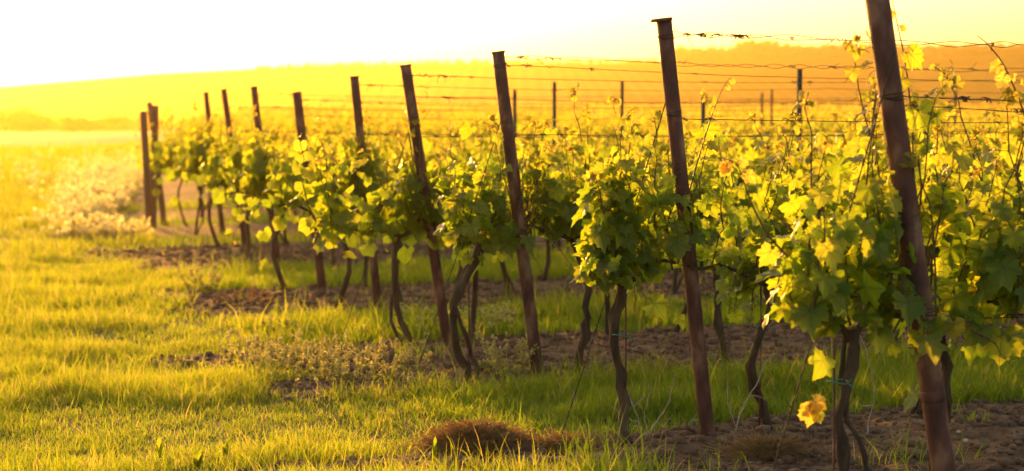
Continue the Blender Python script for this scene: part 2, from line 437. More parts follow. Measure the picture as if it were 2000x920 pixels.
def vine_parts(root, seed, lod, lean=0.0, head=.74, span=.5, amount=1.0, tall=1.0, bend=None, left_trim=0.0, clear=None):
    """local x runs along the row. lod 0 hero, 1 middle, 2 far"""
    g = np.random.default_rng(seed)
    # trunk
    n = 14 if lod == 0 else 8
    t = np.linspace(0, 1, n)
    bx = (bend if bend is not None else g.uniform(-.16, .16))
    path = np.stack([lean * (1 - t) + bx * np.sin(t * pi) + .030 * np.sin(t * 8.5 + seed * 1.7) * t, .04 * np.sin(t * 5 + seed * 2) * (1 - t * .3), -.05 + t * (head + .05)], -1)
    if lod == 0: path[1:-1] += g.standard_normal((n - 2, 3)) * .007
    rad = (.0235 - .007 * t) * g.uniform(.8, 1.15) * (1 + .35 * np.exp(-((t - 1) / .12) ** 2) + .25 * np.exp(-(t / .08) ** 2))
    if lod == 0: rad = rad * (1 + .14 * g.standard_normal(n))
    m = MB(); m.tube(path, rad, 10 if lod == 0 else 6, jag=.35 if lod == 0 else .2)
    if lod < 2 and seed % 5 in (0, 2):      # a second, thinner stem wound round the first
        m.tube(path + np.stack([.05 * np.sin(t * 6 + seed) + .03, .035 * np.cos(t * 7), t * 0], -1), rad * .55, 7, jag=.3)
    for sgn in (-1, 1):
        L = span * g.uniform(.75, 1.0) * (1 - (left_trim if sgn < 0 else 0))
        q = np.linspace(0, 1, 6)
        arm = np.stack([path[-1, 0] + sgn * L * q, .02 * np.sin(q * 6 + seed), path[-1, 2] - .03 + .11 * q ** .6 + .02 * np.sin(q * 8 + seed)], -1)
        m.tube(arm, .013 - .006 * q, 7 if lod == 0 else 5, jag=.25)
    if lod == 0:
        for q in range(2):      # loose bark strands
            off = np.stack([.013 * np.cos(t[1:-1] * 7 + q * 3), .013 * np.sin(t[1:-1] * 7 + q * 3), t[1:-1] * 0], -1)
            m.tube(path[1:-1] + off + g.standard_normal((n - 2, 3)) * .006, rad[1:-1] * .55, 6, jag=.4)
    m.build('trunk', BARK, root, smooth=(lod > 0))
    # shoots
    P, D, Nn, S, rn, yo = [], [], [], [], [], []
    sh = MB()
    WH = .56
    nsh = int({0: 25, 1: 20, 2: 17}[lod] * amount)
    for i in range(nsh):
        x0 = path[-1, 0] + g.uniform(-span * (1 - left_trim), span)
        o = np.array([x0, g.normal(0, .03), head + g.uniform(-.03, .09)])
        kind = g.random()
        side = g.choice([-1, 1])
        if kind < .14:            # hangs out and down
            d = np.array([g.uniform(-.6, .6), side * g.uniform(.5, 1), g.uniform(.15, .6)]); L = g.uniform(.22, .42); dr = g.uniform(.8, 1.3)
        elif kind < WH:          # main canopy
            d = np.array([g.uniform(-.35, .35), side * g.uniform(.02, .34), 1]); L = g.uniform(.38, .66) * (.8 + .2 * tall); dr = g.uniform(0, .25)
        else:                     # long whips above the foliage
            d = np.array([g.uniform(-.32, .32), side * g.uniform(0, .22), 1]); L = g.uniform(.55, 1.02) * tall; dr = g.uniform(0, .12)
        d /= np.linalg.norm(d)
        nn = 12 if lod == 0 else 7
        p = bez(o, d, L, dr, nn, .010 if lod == 0 else .016, g)
        if kind >= WH and lod < 2:   # hooked tip
            hook = np.array([g.uniform(-1, 1), g.uniform(-1, 1), 0]) * .035
            p[-1] = p[-2] + hook * 1.1 + [0, 0, -.012]; p[-2] = p[-3] + hook * .5 + [0, 0, .03]
        sh.tube(p, np.linspace(.0048, .0014, nn) * (1 if lod == 0 else 1.25), 5 if lod == 0 else 4, a=g.random(), b=0.6, cap=False)
        cnt = int(L / (.048 if lod == 0 else .052 if lod == 1 else .052)) + 3
        for j in range(cnt):
            tt = (j + .4) / cnt; u_ = tt * (nn - 1); k = min(int(u_), nn - 2)
            q = p[k] + (p[k + 1] - p[k]) * (u_ - k)
            az = j * 2.6 + g.uniform(0, 1.6) + i
            pd = np.array([cos(az), sin(az) * 1.1, g.uniform(-.1, .7)]); pd /= np.linalg.norm(pd)
            dens = tt if kind >= WH else tt * .55
            if kind >= WH and .38 < tt < .84 and g.random() < .55: continue
            size = (g.uniform(.088, .155) * (1 - .72 * max(0, dens - .12)) * (1.0 if lod == 0 else 1.0 if lod == 1 else 1.0))
            if tt > .9: size = g.uniform(.025, .05)
            pl = g.uniform(.4, .9) * size
            e = q + pd * pl
            if lod == 0: sh.tube([q, q + pd * pl * .5 + [0, 0, .006], e], [.0017, .0013, .0012], 3, a=.5, b=.8, cap=False)
            tip = pd * g.uniform(.3, 1) + np.array([0, 0, -g.uniform(.3, 1.5)]) + g.standard_normal(3) * .25
            nrm = np.array([pd[0] * .8, pd[1] * .8, g.uniform(.3, 1.1)]) + g.standard_normal(3) * .4
            P.append(e); D.append(tip); Nn.append(nrm); S.append(size); rn.append(g.random() ** 1.2)
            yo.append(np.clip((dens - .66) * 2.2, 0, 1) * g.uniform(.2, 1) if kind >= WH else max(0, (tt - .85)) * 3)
            yo[-1] = float(np.clip(max(yo[-1], (e[2] - 1.12) * 1.6 * g.uniform(.3, 1.2) * (.55 if lod == 0 else 1)), 0, 1))  # amber grows with height: young tops, plus haze tint put into the leaf colour
        if kind >= WH:
            for j in range(7 if lod == 0 else 4):
                q = p[-1] - (p[-1] - p[-3]) * g.random() * .8 + g.normal(0, .008, 3); pd = g.normal(0, 1, 3); pd[2] = -abs(pd[2]) * .8
                P.append(q); D.append(pd); Nn.append(g.normal(0, 1, 3)); S.append(g.uniform(.014, .036)); rn.append(.9); yo.append(g.uniform(.3, 1))
        if lod == 0 and kind > .6:   # tendrils
            for q_ in range(2):
                k = g.integers(nn // 2, nn - 1); s0 = p[k]; dd = g.standard_normal(3); dd /= np.linalg.norm(dd)
                tq = np.linspace(0, 1, 9); al = g.uniform(.05, .13)
                cur = s0 + dd * al * tq[:, None] + np.stack([np.cos(tq * 9) - 1, np.sin(tq * 9), tq * 0], -1) * .012 * tq[:, None]
                sh.tube(cur, .0011, 3, a=.5, b=.9, cap=False)
    nx = {0: 30, 1: 34, 2: 30}[lod]
    for i in range(int(nx * amount)):        # leaves that fill the fruiting zone
        x0 = path[-1, 0] + g.uniform(-span * (1 - left_trim), span); s_ = g.choice([-1, 1])
        y0 = s_ * abs(g.normal(.04, .07)); z0 = head + g.normal(.20, .17) - abs(y0) * .3
        P.append([x0, y0, z0]); D.append([g.normal(0, .6), s_ * .5, -g.uniform(.4, 1.2)]); Nn.append([g.normal(0, .5), s_ * g.uniform(.3, 1), g.uniform(.1, .8)])
        S.append(g.uniform(.08, .15)); rn.append(g.random() * .7); yo.append(0)
    if clear:
        k, t_v = clear; s_, h_ = POSTDIM[k]; ok = []
        for q, sz in zip(P, S):
            near = abs(q[0] + t_v + s_ * q[2] / h_) < .055 + .45 * sz and q[1] < .09
            okz = {0: .62 < q[2] < .80 and g.random() < .5, 1: .92 < q[2] < 1.14 and g.random() < .6, 2: False}[k]
            ok.append((not near) or okz)
        P, D, Nn, S, rn, yo = [[v for v, o_ in zip(L_, ok) if o_] for L_ in (P, D, Nn, S, rn, yo)]
    if lod == 0: sh.build('shoots', CANEG, root, smooth=True)
    elif lod == 1: sh.build('shoots', CANEG, root)
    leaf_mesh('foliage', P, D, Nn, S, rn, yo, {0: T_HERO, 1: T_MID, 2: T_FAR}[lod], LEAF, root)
    return path
CANEG = plant_mat('green_cane', (.10, .09, .02), (.14, .10, .025), (.16, .075, .03), (.2, .2, .02), (.2, .2, .02), (.3, .14, .03), .15, .5)
ORD = ['first', 'second', 'third', 'fourth', 'fifth', 'sixth', 'seventh', 'eighth', 'ninth', 'tenth', 'eleventh', 'twelfth', 'thirteenth',
       'fourteenth', 'fifteenth', 'sixteenth', 'seventeenth', 'eighteenth', 'nineteenth', 'twentieth']
RZ = math.atan2(U[1], U[0])
count = 0
# rows 1-3: one by one.   (row, px at the foot, lean, head, span, amount, tall, bend, left_trim, label)
HERO = [
 (0, 1655, .10, .78, .42, .84, 1.1, -.03, .35, 'thick gnarled grapevine in the nearest row, just before its leaning post'),
 (0, 1846, .03, .78, .50, .85, 1.1, .02, .2, 'dark leafy grapevine right behind the nearest leaning post'),
 (0, 2180, .0, .78, .55, .9, 1.0, .05, .0, 'shaded grapevine cut by the right edge of the photo'),
 (1, 1203, .03, .76, .40, .85, .95, .02, .55, 'grapevine with twisted split trunk before the post with the capped top'),
 (1, 1502, .06, .74, .48, 1.0, 1.0, -.10, .0, 'slender bowed grapevine behind the post with the capped top'),
 (1, 1790, .04, .74, .5, 1.0, 1.0, .05, .0, 'grapevine of the second row seen behind the nearest post'),
 (1, 2080, .04, .74, .5, 1.0, 1.0, .05, .0, 'grapevine of the second row at the right picture edge'),
 (2, 928, .0, .78, .36, .85, .8, -.13, .6, 'grapevine with S-bent trunk ahead of the third leaning post'),
 (2, 1125, .0, .80, .45, 1.0, 1.0, .06, .0, 'grapevine with thick leaning trunk just past the third post'),
 (2, 1418, .02, .76, .5, 1.0, 1.0, -.06, .0, 'crooked grapevine of the third row beside the capped post'),
 (2, 1765, -.03, .76, .5, 1.0, 1.0, .03, .0, 'straight dark grapevine of the third row near the nearest post'),
 (2, 2050, .0, .76, .5, 1.0, 1.0, .05, .0, 'grapevine of the third row at the right picture edge'),
]
for i, (k, px, lean, head, span, am, tall, bend, lt, lab) in enumerate(HERO):
    p = row_pt(k, row_t(k, px)) + (np.array([0, .13]) if i == 1 else 0); z = gz1(*p)
    v = thing('grapevine', lab, 'grapevine', (p[0], p[1], z), RZ, 'grapevines of the vineyard rows')
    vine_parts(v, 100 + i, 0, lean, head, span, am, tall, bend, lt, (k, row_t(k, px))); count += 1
protos = {1: [], 2: []}
def place_vine(k, t, lod, label, nvar):
    global count
    p = row_pt(k, t); p = p + np.array([-U[1], U[0]]) * random.uniform(-.05, .05)
    z = gz1(*p) if p[1] < 40 else float(ground_base(p[0], p[1]))
    rz = RZ + (pi if random.random() < .5 else 0) + random.uniform(-.08, .08)
    s = random.uniform(.93, 1.07)
    if len(protos[lod]) < nvar:
        v = thing('grapevine', label, 'grapevine', (p[0], p[1], z), rz, 'grapevines of the vineyard rows')
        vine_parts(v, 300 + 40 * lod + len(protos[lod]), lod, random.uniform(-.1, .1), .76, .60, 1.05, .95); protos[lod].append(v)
    else:
        v = copy_thing(random.choice(protos[lod]), (p[0], p[1], z), rz, label, (s, s, s * random.uniform(.94, 1.06)))
    count += 1
R4 = {3: [787, 945, 1188, 1330], 4: [652, 770]}
LASTIND = 0
for k in range(3, NROW):
    tmax = row_end_t(k, .31)
    ts = [row_t(k, q) for q in R4.get(k, [])]
    t = (ts[-1] + 1.0) if ts else (-.35 if k < 9 else .45)
    while t < tmax: ts.append(t); t += random.uniform(.78, .98)
    if count + len(ts) > 296: break
    for n, t in enumerate(ts):
        if k < 9 and n < 20:
            lab = 'backlit grapevine, %s from the grass end of the %s vine row from the front' % (ORD[n], ORD[k])
        else:
            lab = 'golden backlit grapevine inside the %s vine row from the front' % ORD[min(k, 19)]
        place_vine(k, t, 1 if k < 9 else 2, lab, 10 if k < 9 else 6)
    LASTIND = k
# the rows behind those: one mass
P, S = [], []
for k in range(LASTIND + 1, NROW):
    e = ENDS[k]; t0 = -.1; t1 = row_end_t(k, .34); d = e[1]
    n = int((t1 - t0) * max(34, 130 - d * .8))
    t = rng.uniform(t0, t1, n); off = rng.normal(0, .15, n)
    # crown outline that rises and falls from vine to vine
    hgt = 1.28 + .22 * (vnoise(t * 1.1 + k * 9, t * 0 + k) - .5) * 2
    z = .62 + (hgt - .62) * rng.beta(1.6, 1.1, n); w = rng.random(n) < .11; z[w] += rng.uniform(.05, .45, w.sum())
    x = e[0] + U[0] * t - U[1] * off; y = e[1] + U[1] * t + U[0] * off
    P.append(np.stack([x, y, z + ground_base(x, y)], -1)); S.append(rng.uniform(.09, .16, n) * (1 + max(0, d - 50) * .007))
P = np.vstack(P); S = np.concatenate(S); n = len(P)
far = leaf_mesh('distant_vine_foliage', P, rng.standard_normal((n, 3)) + [0, 0, -.6], rng.standard_normal((n, 3)) + [0, 0, .5], S, rng.random(n), np.clip((P[:, 2] - ground_base(P[:, 0], P[:, 1]) - 1.0) * 2.2 * rng.uniform(.3, 1.2, n), 0, .9), T_FAR, LEAF, None)  # amber on high leaves: haze tint of distance put into colour, with young tops
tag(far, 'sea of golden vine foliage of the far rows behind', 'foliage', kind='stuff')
print('vines', count, 'last row', LASTIND, 'far leaves', n)

# ---------------------------------------------------------------- end posts
RADS = [.043, .035, .036, .035, .034, .039, .036, .037, .036, .052]
PLAB = ['nearest rusty brown steel post, leaning, its top out of the picture',
        'rusty brown leaning pipe post with a flat capped top',
        'rusty leaning post, third from the front, notched flat top',
        'rusty leaning post, fourth from the front, wire tied at its top',
        'rusty leaning post, fifth from the front, leaves round its middle',
        'dark thick post, sixth from the front, crooked with leaves on it',
        'crooked dark post, seventh from the front, before the far rows',
        'slim dark leaning post, eighth from the front',
        'slim dark leaning post, ninth from the front',
        'tallest weathered wooden post of the tight group at the far corner']
POST = []
for k in range(10):
    s, h = solve_top(k, *TOPS[k]); e = ENDS[k]; POST.append((s, h))
    g0 = gz1(*e)
    t_ = thing('end_post', PLAB[k], 'post', (e[0], e[1], g0), RZ, 'leaning end posts of the vine rows')
    n = 15; q = np.linspace(0, 1, n); m = MB(); r = RADS[k]
    bow = .012 * np.sin(q * pi) * (1 if k % 2 else -1) + (.03 * np.sin(q * 2 * pi) if k in (5, 6) else 0)
    path = np.stack([-s * q + bow * .6, bow, -.12 + (h - g0 + .12) * q], -1)
    mat = WOOD if k == 9 else RUST
    rr = r * (1 + .015 * rng.standard_normal(n))
    if k == 0:
        j = 6; rr[:j] = r * 1.0; rr[j:] = r * .97
    m.tube(path, rr, 20, jag=.02); m.build('pole', mat, t_, smooth=True)
    ax = path[-1] - path[-2]; ax /= np.linalg.norm(ax)
    if k == 0:      # sleeve joint
        a0 = np.array([np.interp(z, path[:, 2], path[:, i]) for z in (.50, .505, .535, .54) for i in range(3)]).reshape(4, 3)
        m = MB(); m.tube(a0, [r * 1.01, r * 1.06, r * 1.06, r * 1.01], 20); m.build('sleeve', RUST, t_, smooth=True)
    m = MB()
    wide = {1: 1.45}.get(k, 1.10)
    capc = path[-1] + (np.array([-.014, 0, 0]) if k == 1 else 0)
    m.tube([capc - ax * .004, capc + ax * .001, capc + ax * .008, capc + ax * .010], [r * wide * .98, r * wide, r * wide, r * wide * .92], 14, jag=.08)
    m.build('cap', mat, t_)
    # wire bindings wound round the post where wires are tied
    for zz in ((1.58, .82) if k == 0 else (h - g0 - .08, 1.50, .80)):
        c = np.array([np.interp(zz, path[:, 2], path[:, i]) for i in range(3)])
        m = MB()
        for w_ in range(3):
            a_ = np.linspace(0, 2 * pi, 20); rr_ = r + .003
            m.tube(np.stack([c[0] + rr_ * np.cos(a_), c[1] + rr_ * np.sin(a_), c[2] + w_ * .007 + .008 * np.sin(a_ + w_)], -1), .0022, 4, cap=False)
        m.build('wire_binding', WIRE, t_)
# corner companions, wooden
for (bx_, by_, tx, ty, r, lab) in ((292, 457, 282, 219, .052, 'pale weathered wooden post, leftmost of the corner posts'),
                                   (322, 440, 294, 201, .045, 'weathered wooden strut leaning against the corner post')):
    e = plan(bx_, by_); t_ = thing('corner_post', lab, 'post', (e[0], e[1], 0), 0, 'wooden posts at the vineyard corner')
    z = HC + (HOR - ty) / F * e[1]; x1 = (tx - 1000) / F * e[1] - e[0]
    q = np.linspace(0, 1, 8); m = MB(); m.tube(np.stack([x1 * q, .02 * np.sin(q * 4), -.1 + (z + .1) * q], -1), r * (1 - .1 * q), 12, jag=.12); m.build('pole', WOOD, t_)
    m = MB(); m.tube([[x1, 0, z], [x1, 0, z + .012]], [r * .98, r * .7], 10, jag=.2); m.build('end_grain', WOOD, t_)

# intermediate steel posts of the rows behind (row, px, height, label)
STAKES = [(4, 1558, 1.98, .020), (6, 1213, 2.0, .017), (6, 1081, 1.98, .018), (8, 1505, 2.02, .015), (5, 1371, 1.80, .018), (7, 1863, 2.0, .016), (4, 1806, 1.76, .018),
          (7, 1004, 1.95, .022), (9, 1703, 2.1, .022), (10, 1486, 2.0, .02), (3, 1572, .0, .0)]
SLAB = ['green grey steel stake standing clear between the two nearest posts', 'slim steel stake left of the capped post, darker of a pair',
        'slim dark steel stake left of the capped post, further from it', 'faint thin steel stake between capped post and green stake',
        'short green steel stake right behind the capped post', 'green grey steel stake near the right edge of the photo',
        'short steel stake close beside the nearest rusty post', 'thin steel stake hidden beside the third rusty post',
        'thin steel stake just left of the nearest rusty post', 'faint far stake just left of another faint stake']
for (k, px, h, r), lab in zip(STAKES, SLAB):
    p = row_pt(k, row_t(k, px)); g0 = float(ground_base(p[0], p[1]))
    t_ = thing('steel_stake', lab, 'stake', (p[0], p[1], g0), RZ, 'upright stakes inside the vine rows')
    # open U profile
    a_ = r; prof = np.array([[-a_, a_ * .7], [-a_, -a_ * .7], [a_, -a_ * .7], [a_, a_ * .7], [a_ * .72, a_ * .7], [a_ * .72, -a_ * .42], [-a_ * .72, -a_ * .42], [-a_ * .72, a_ * .7]])
    V = np.vstack([np.c_[prof, np.full(8, -.1)], np.c_[prof + [.01, 0], np.full(8, h)]])
    i = np.arange(8); q = np.stack([i, (i + 1) % 8, (i + 1) % 8 + 8, i + 8], -1)
    cap = np.array([[0, 1, 6, 7], [1, 2, 5, 6], [2, 3, 4, 5]])
    m = MB(); m.add(V, [q, cap[:, ::-1], cap + 8]); m.build('profile', ZINC, t_)
    m = MB()
    for zz in (h - .12, h - .42, h - .8):
        m.tube([[-a_ - .006, -.01, zz], [-a_ - .018, -.012, zz + .012], [-a_ - .006, -.014, zz + .024]], .003, 5)
    m.build('wire_hooks', ZINC, t_)

# ---------------------------------------------------------------- wires
def wire(k, z0, z1, label, r=.0022, strands=1, sag=.03, knots=0, tmax=None, jit=.004):
    e = ENDS[k]; s, h = POST[k]; t0 = -s * z0 / h; t1 = tmax or row_end_t(k, .33)
    t1 = min(t1, 26)
    n = max(30, int((t1 - t0) / .05)); q = np.linspace(0, 1, n); t = t0 + (t1 - t0) * q
    span = 4.6
    z = z0 + (z1 - z0) * q - sag * np.abs(np.sin((t - t0) * pi / span))
    m = MB()
    for st in range(strands):
        ph = (t + .3 * np.sin(t * 2.3 + k)) * 2 * pi / .31 + st * pi
        rr = .004 * strands if strands > 1 else 0
        jj = np.convolve(rng.standard_normal(n + 8), np.ones(9) / 9, 'same')[4:-4] * jit
        lz = jj + rr * np.sin(ph) + (.008 * np.sin(t * 3.1 + st * 2) if strands > 1 else 0)
        x = e[0] + U[0] * t - U[1] * rr * np.cos(ph); y = e[1] + U[1] * t + U[0] * rr * np.cos(ph)
        m.tube(np.stack([x, y, z + lz], -1), r * .9, 5, cap=False)
    o = m.build('trellis_wire', WIRE); tag(o, label, 'wire', 'trellis wires along the vine rows')
    if knots:
        for c in range(knots):
            m = MB()
            tc = random.choice([random.uniform(t0 + .1, t1)] * 1 + [t0 + random.uniform(.03, .5)]); w = random.uniform(.01, .05)
            for w_ in range(random.randint(1, 3)):
                a_ = np.linspace(0, random.uniform(4, 12) , 16); tt = tc + np.linspace(-w, w, 16) * random.uniform(.4, 1)
                rr = .006 + .004 * random.random(); zz = np.interp(tt, t, z)
                m.tube(np.stack([e[0] + U[0] * tt - U[1] * rr * np.cos(a_), e[1] + U[1] * tt + U[0] * rr * np.cos(a_), zz + rr * np.sin(a_)], -1), .0019, 4, cap=False)
            zc = float(np.interp(tc, t, z)); b0 = np.array([e[0] + U[0] * tc, e[1] + U[1] * tc, zc])
            if random.random() < .6:
                d = np.array([random.uniform(-1, 1), random.uniform(-.3, .3), random.uniform(-1, .8)]); d *= random.uniform(.015, .05) / np.linalg.norm(d)
                m.tube([b0, b0 + d * .6, b0 + d + [random.uniform(-.02, .02), 0, random.uniform(-.02, .01)]], .0016, 4, cap=False)
            m.build('wire_tie', WIRE, o)
RL = ['nearest', 'second', 'third', 'fourth', 'fifth', 'sixth', 'seventh', 'eighth', 'ninth', 'tenth']
wire(0, 1.60, 1.585, 'upper of the two close wires tied round the nearest rusty post', .0025, 1, .02, 7)
wire(0, 1.565, 1.555, 'lower of the two close wires tied round the nearest rusty post', .0022, 1, .03, 3)
wire(0, .80, .80, 'low wire through the foliage of the nearest row', .0025, 1, .02, 3)
wire(1, 1.915, 1.93, 'twisted double top wire leaving the capped post, against the sky', .0021, 2, .02, 16)
wire(1, 1.525, 1.52, 'straight middle wire leaving the capped post', .0023, 1, .015, 6)
wire(1, .82, .82, 'low foliage wire behind the capped post', .0022, 1, .02, 2)
wire(2, 1.885, 1.87, 'twisted top wire leaving the third leaning post', .0022, 2, .02, 14)
wire(2, 1.84, 1.80, 'second wire from the top at the third leaning post', .0022, 1, .03, 7)
wire(2, 1.44, 1.46, 'middle wire leaving the third leaning post', .0026, 1, .02, 10)
wire(2, .82, .82, 'low foliage wire of the third row', .0022, 1, .02, 2)
for k in range(3, 9):
    h = POST[k][1]
    wire(k, h - .06, h - .04, 'top wire of the %s row from the front' % RL[k], .0024, 1, .03, 12)
    wire(k, h - .2, h - .17, 'second highest wire of the %s row from the front' % RL[k], .0022, 1, .04, 5)
    wire(k, 1.42, 1.45, 'middle wire of the %s row from the front' % RL[k], .0026, 1, .02, 8)

def anchor(k, zt, tb, label):
    e = ENDS[k]; s, h = POST[k]; ta = -s * zt / h
    n = 60; q = np.linspace(0, 1, n); t = ta + (tb - ta) * q; m = MB()
    g0 = gz1(*row_pt(k, tb)); z = zt + (g0 - .03 - zt) * q - .03 * np.sin(q * pi)
    for st in range(2):
        ph = q * 110 + st * pi; rr = .003
        m.tube(np.stack([e[0] + U[0] * t - U[1] * (rr * np.cos(ph) - .05 * (1 - q)), e[1] + U[1] * t + U[0] * (rr * np.cos(ph) - .05 * (1 - q)), z + rr * np.sin(ph)], -1), .0021, 5, cap=False)
    o = m.build('anchor_wire', WIRE); tag(o, label, 'wire', 'slanting anchor wires at the row ends')
    for c in range(7):
        m = MB(); i = random.randint(12, n - 4); b0 = np.array([e[0] + U[0] * t[i], e[1] + U[1] * t[i], z[i]]) + np.array([U[1], -U[0], 0]) * .05 * (1 - q[i]); a_ = np.linspace(0, 9, 14)
        m.tube(b0 + np.stack([.007 * np.cos(a_), .007 * np.sin(a_), (a_ / 9 - .5) * .04], -1), .0022, 4, cap=False)
        m.build('wire_knot', WIRE, o)
anchor(0, 1.75, row_t(0, 1452), 'twisted anchor wire slanting to the ground before the nearest post')
anchor(1, 1.75, row_t(1, 1085), 'knotted anchor wire slanting down before the capped post')
anchor(2, 1.65, row_t(2, 800), 'anchor wire slanting down ahead of the third leaning post')
anchor(3, 1.60, row_t(3, 655), 'anchor wire slanting down ahead of the fourth leaning post')

# ---------------------------------------------------------------- grass
def blades(P, H, W, lean, seg, rnd, young_amber, az=None):
    n = len(P); az = rng.uniform(0, 2 * pi, n) if az is None else az
    bd = np.stack([np.cos(az), np.sin(az)], -1); la = rng.uniform(0, 2 * pi, n); ld = np.stack([np.cos(la), np.sin(la)], -1) * (lean * H)[:, None]
    lv = np.linspace(0, 1, seg + 1); V = []
    for i, l in enumerate(lv):
        c = np.empty((n, 3)); c[:, :2] = P[:, :2] + ld * l ** 1.8; c[:, 2] = P[:, 2] - .01 + H * l * (1 - .25 * lean * l)
        if i == seg: V.append(c[:, None])
        else:
            w = (W * (1 - .45 * l) * .5)[:, None] * bd
            a = c.copy(); a[:, :2] -= w; b = c.copy(); b[:, :2] += w; V.append(np.stack([a, b], 1))
    V = np.concatenate(V, 1); k = V.shape[1]; off = (np.arange(n) * k)[:, None, None]
    q = np.array([[2 * i, 2 * i + 1, 2 * i + 3, 2 * i + 2] for i in range(seg - 1)]).reshape(-1, 4)
    t = np.array([[2 * seg - 2, 2 * seg - 1, 2 * seg]])
    return V.reshape(-1, 3), (q[None] + off).reshape(-1, 4), (t[None] + off).reshape(-1, 3), np.repeat(rnd, k), np.repeat(young_amber, k)
def scatter(n, xlo, xhi, ylo, yhi, edge=(-.36, .36)):
    """uniform over the ground, kept inside a generous view wedge"""
    y = np.sqrt(rng.uniform(ylo ** 2, yhi ** 2, n)) if xlo is None else rng.uniform(ylo, yhi, n)
    x = rng.uniform(edge[0], edge[1], n) * y if xlo is None else rng.uniform(xlo, xhi, n)
    return x, y
def in_vineyard(x, y):
    c = -x * U[1] + y * U[0]; t = x * U[0] + y * U[1]
    return t > np.interp(c, CS, TS) - 1.0
def grass(name, label, bands):
    G = [[], [], [], [], []]; n0 = 0
    for (cnt, y0, y1, hlo, hhi, w, seg, where) in bands:
        x, y = scatter(cnt, None, None, y0, y1)
        soil = soil_mask(x, y); inside = in_vineyard(x, y)
        keep = (rng.random(len(x)) > soil * (1.0 - .06 * (vnoise(x * 3.1, y * 3.1) > .72))) & (inside == (where == 'rows'))
        clump = fbm(x * 1.3, y * 1.3, 3); fine = vnoise(x * 6, y * 6)
        keep &= rng.random(len(x)) < (.55 + .9 * sm(.30, .62, clump * .5 + fine * .5))
        x, y, clump, fine = x[keep], y[keep], clump[keep], fine[keep]; n = len(x)
        z = gz(x, y) if y1 < 60 else ground_base(x, y)
        H = rng.uniform(hlo, hhi, n) * (.55 + .85 * sm(.3, .7, clump)) * (.75 + .5 * fine) * np.where(rng.random(n) < .04, rng.uniform(1.4, 2.3, n), 1)
        rnd = np.clip(rng.normal(.35 if where == 'rows' else .6, .25, n) + (clump - .5) * .5, 0, 1)
        yo = (rng.random(n) < (.07 if where == 'rows' else .16)) * rng.uniform(.3, 1, n)
        V, q, t, a, b = blades(np.stack([x, y, z], -1), H, w * rng.uniform(.6, 1.3, n), rng.uniform(.1, .8, n), seg, rnd, yo)
        G[0].append(V); G[1].append(q + n0); G[2].append(t + n0); G[3].append(a); G[4].append(b); n0 += len(V)
    o = link_mesh(name, np.vstack(G[0]), [np.vstack(G[1]), np.vstack(G[2])], GRASS, attrs={'rnd': np.concatenate(G[3]), 'young_amber': np.concatenate(G[4])})
    tag(o, label, 'grass', kind='stuff'); print(name, n0)
grass('meadow_grass', 'sunlit yellow green meadow grass beside the vine rows', [
    (230000, 6.6, 12, .045, .105, .0042, 3, 'open'),
    (190000, 12, 20, .06, .12, .0075, 2, 'open'),
    (170000, 20, 42, .08, .16, .013, 2, 'open'),
    (120000, 42, 110, .15, .32, .04, 2, 'open'),
])
grass('row_grass', 'green grass strips growing between the vine rows', [
    (200000, 6.0, 12, .07, .15, .005, 3, 'rows'),
    (130000, 12, 20, .07, .15, .0085, 2, 'rows'),
    (60000, 20, 36, .07, .15, .014, 2, 'rows'),
])

# ---------------------------------------------------------------- soil clods and straw litter
t0 = (1 + 5 ** .5) / 2
ICO = np.array([[-1, t0, 0], [1, t0, 0], [-1, -t0, 0], [1, -t0, 0], [0, -1, t0], [0, 1, t0], [0, -1, -t0], [0, 1, -t0], [t0, 0, -1], [t0, 0, 1], [-t0, 0, -1], [-t0, 0, 1]]) / 1.902
ICF = np.array([[0, 11, 5], [0, 5, 1], [0, 1, 7], [0, 7, 10], [0, 10, 11], [1, 5, 9], [5, 11, 4], [11, 10, 2], [10, 7, 6], [7, 1, 8], [3, 9, 4], [3, 4, 2], [3, 2, 6], [3, 6, 8], [3, 8, 9], [4, 9, 5], [2, 4, 11], [6, 2, 10], [8, 6, 7], [9, 8, 1]])
x, y = scatter(90000, None, None, 6.2, 22); keep = soil_mask(x, y) > .55; x, y = x[keep][:34000], y[keep][:34000]; n = len(x)
s = .003 + .026 * rng.random(n) ** 5 + .004 * rng.random(n)
V = np.stack([x, y, gz(x, y) + s * .3], -1)[:, None] + ICO[None] * s[:, None, None] * np.stack([rng.uniform(.7, 1.5, n), rng.uniform(.7, 1.5, n), rng.uniform(.5, .9, n)], -1)[:, None] + rng.standard_normal((n, 12, 3)) * s[:, None, None] * .16
o = link_mesh('soil_clods', V.reshape(-1, 3), [(ICF[None] + (np.arange(n) * 12)[:, None, None]).reshape(-1, 3)], CLOD)
tag(o, 'brown crumbled soil clods on the bare strips under the vines', 'soil', kind='stuff')
x, y = scatter(60000, None, None, 6.2, 24); keep = (soil_mask(x, y) > .25) & (fbm(x * 2.2, y * 2.2, 3) > .42); x, y = x[keep][:16000], y[keep][:16000]; n = len(x)
m = MB(); z = gz(x, y)
V, q, t, a, b = blades(np.stack([x, y, z + .012], -1), rng.uniform(.01, .05, n), rng.uniform(.002, .004, n), rng.uniform(1.2, 3.5, n), 2, rng.random(n), rng.random(n) * .4)
tag(link_mesh('straw_litter', V, [q, t], STRAW, attrs={'rnd': a, 'young_amber': b}), 'dry straw and dead grass lying on the bare soil strips', 'straw', kind='stuff')

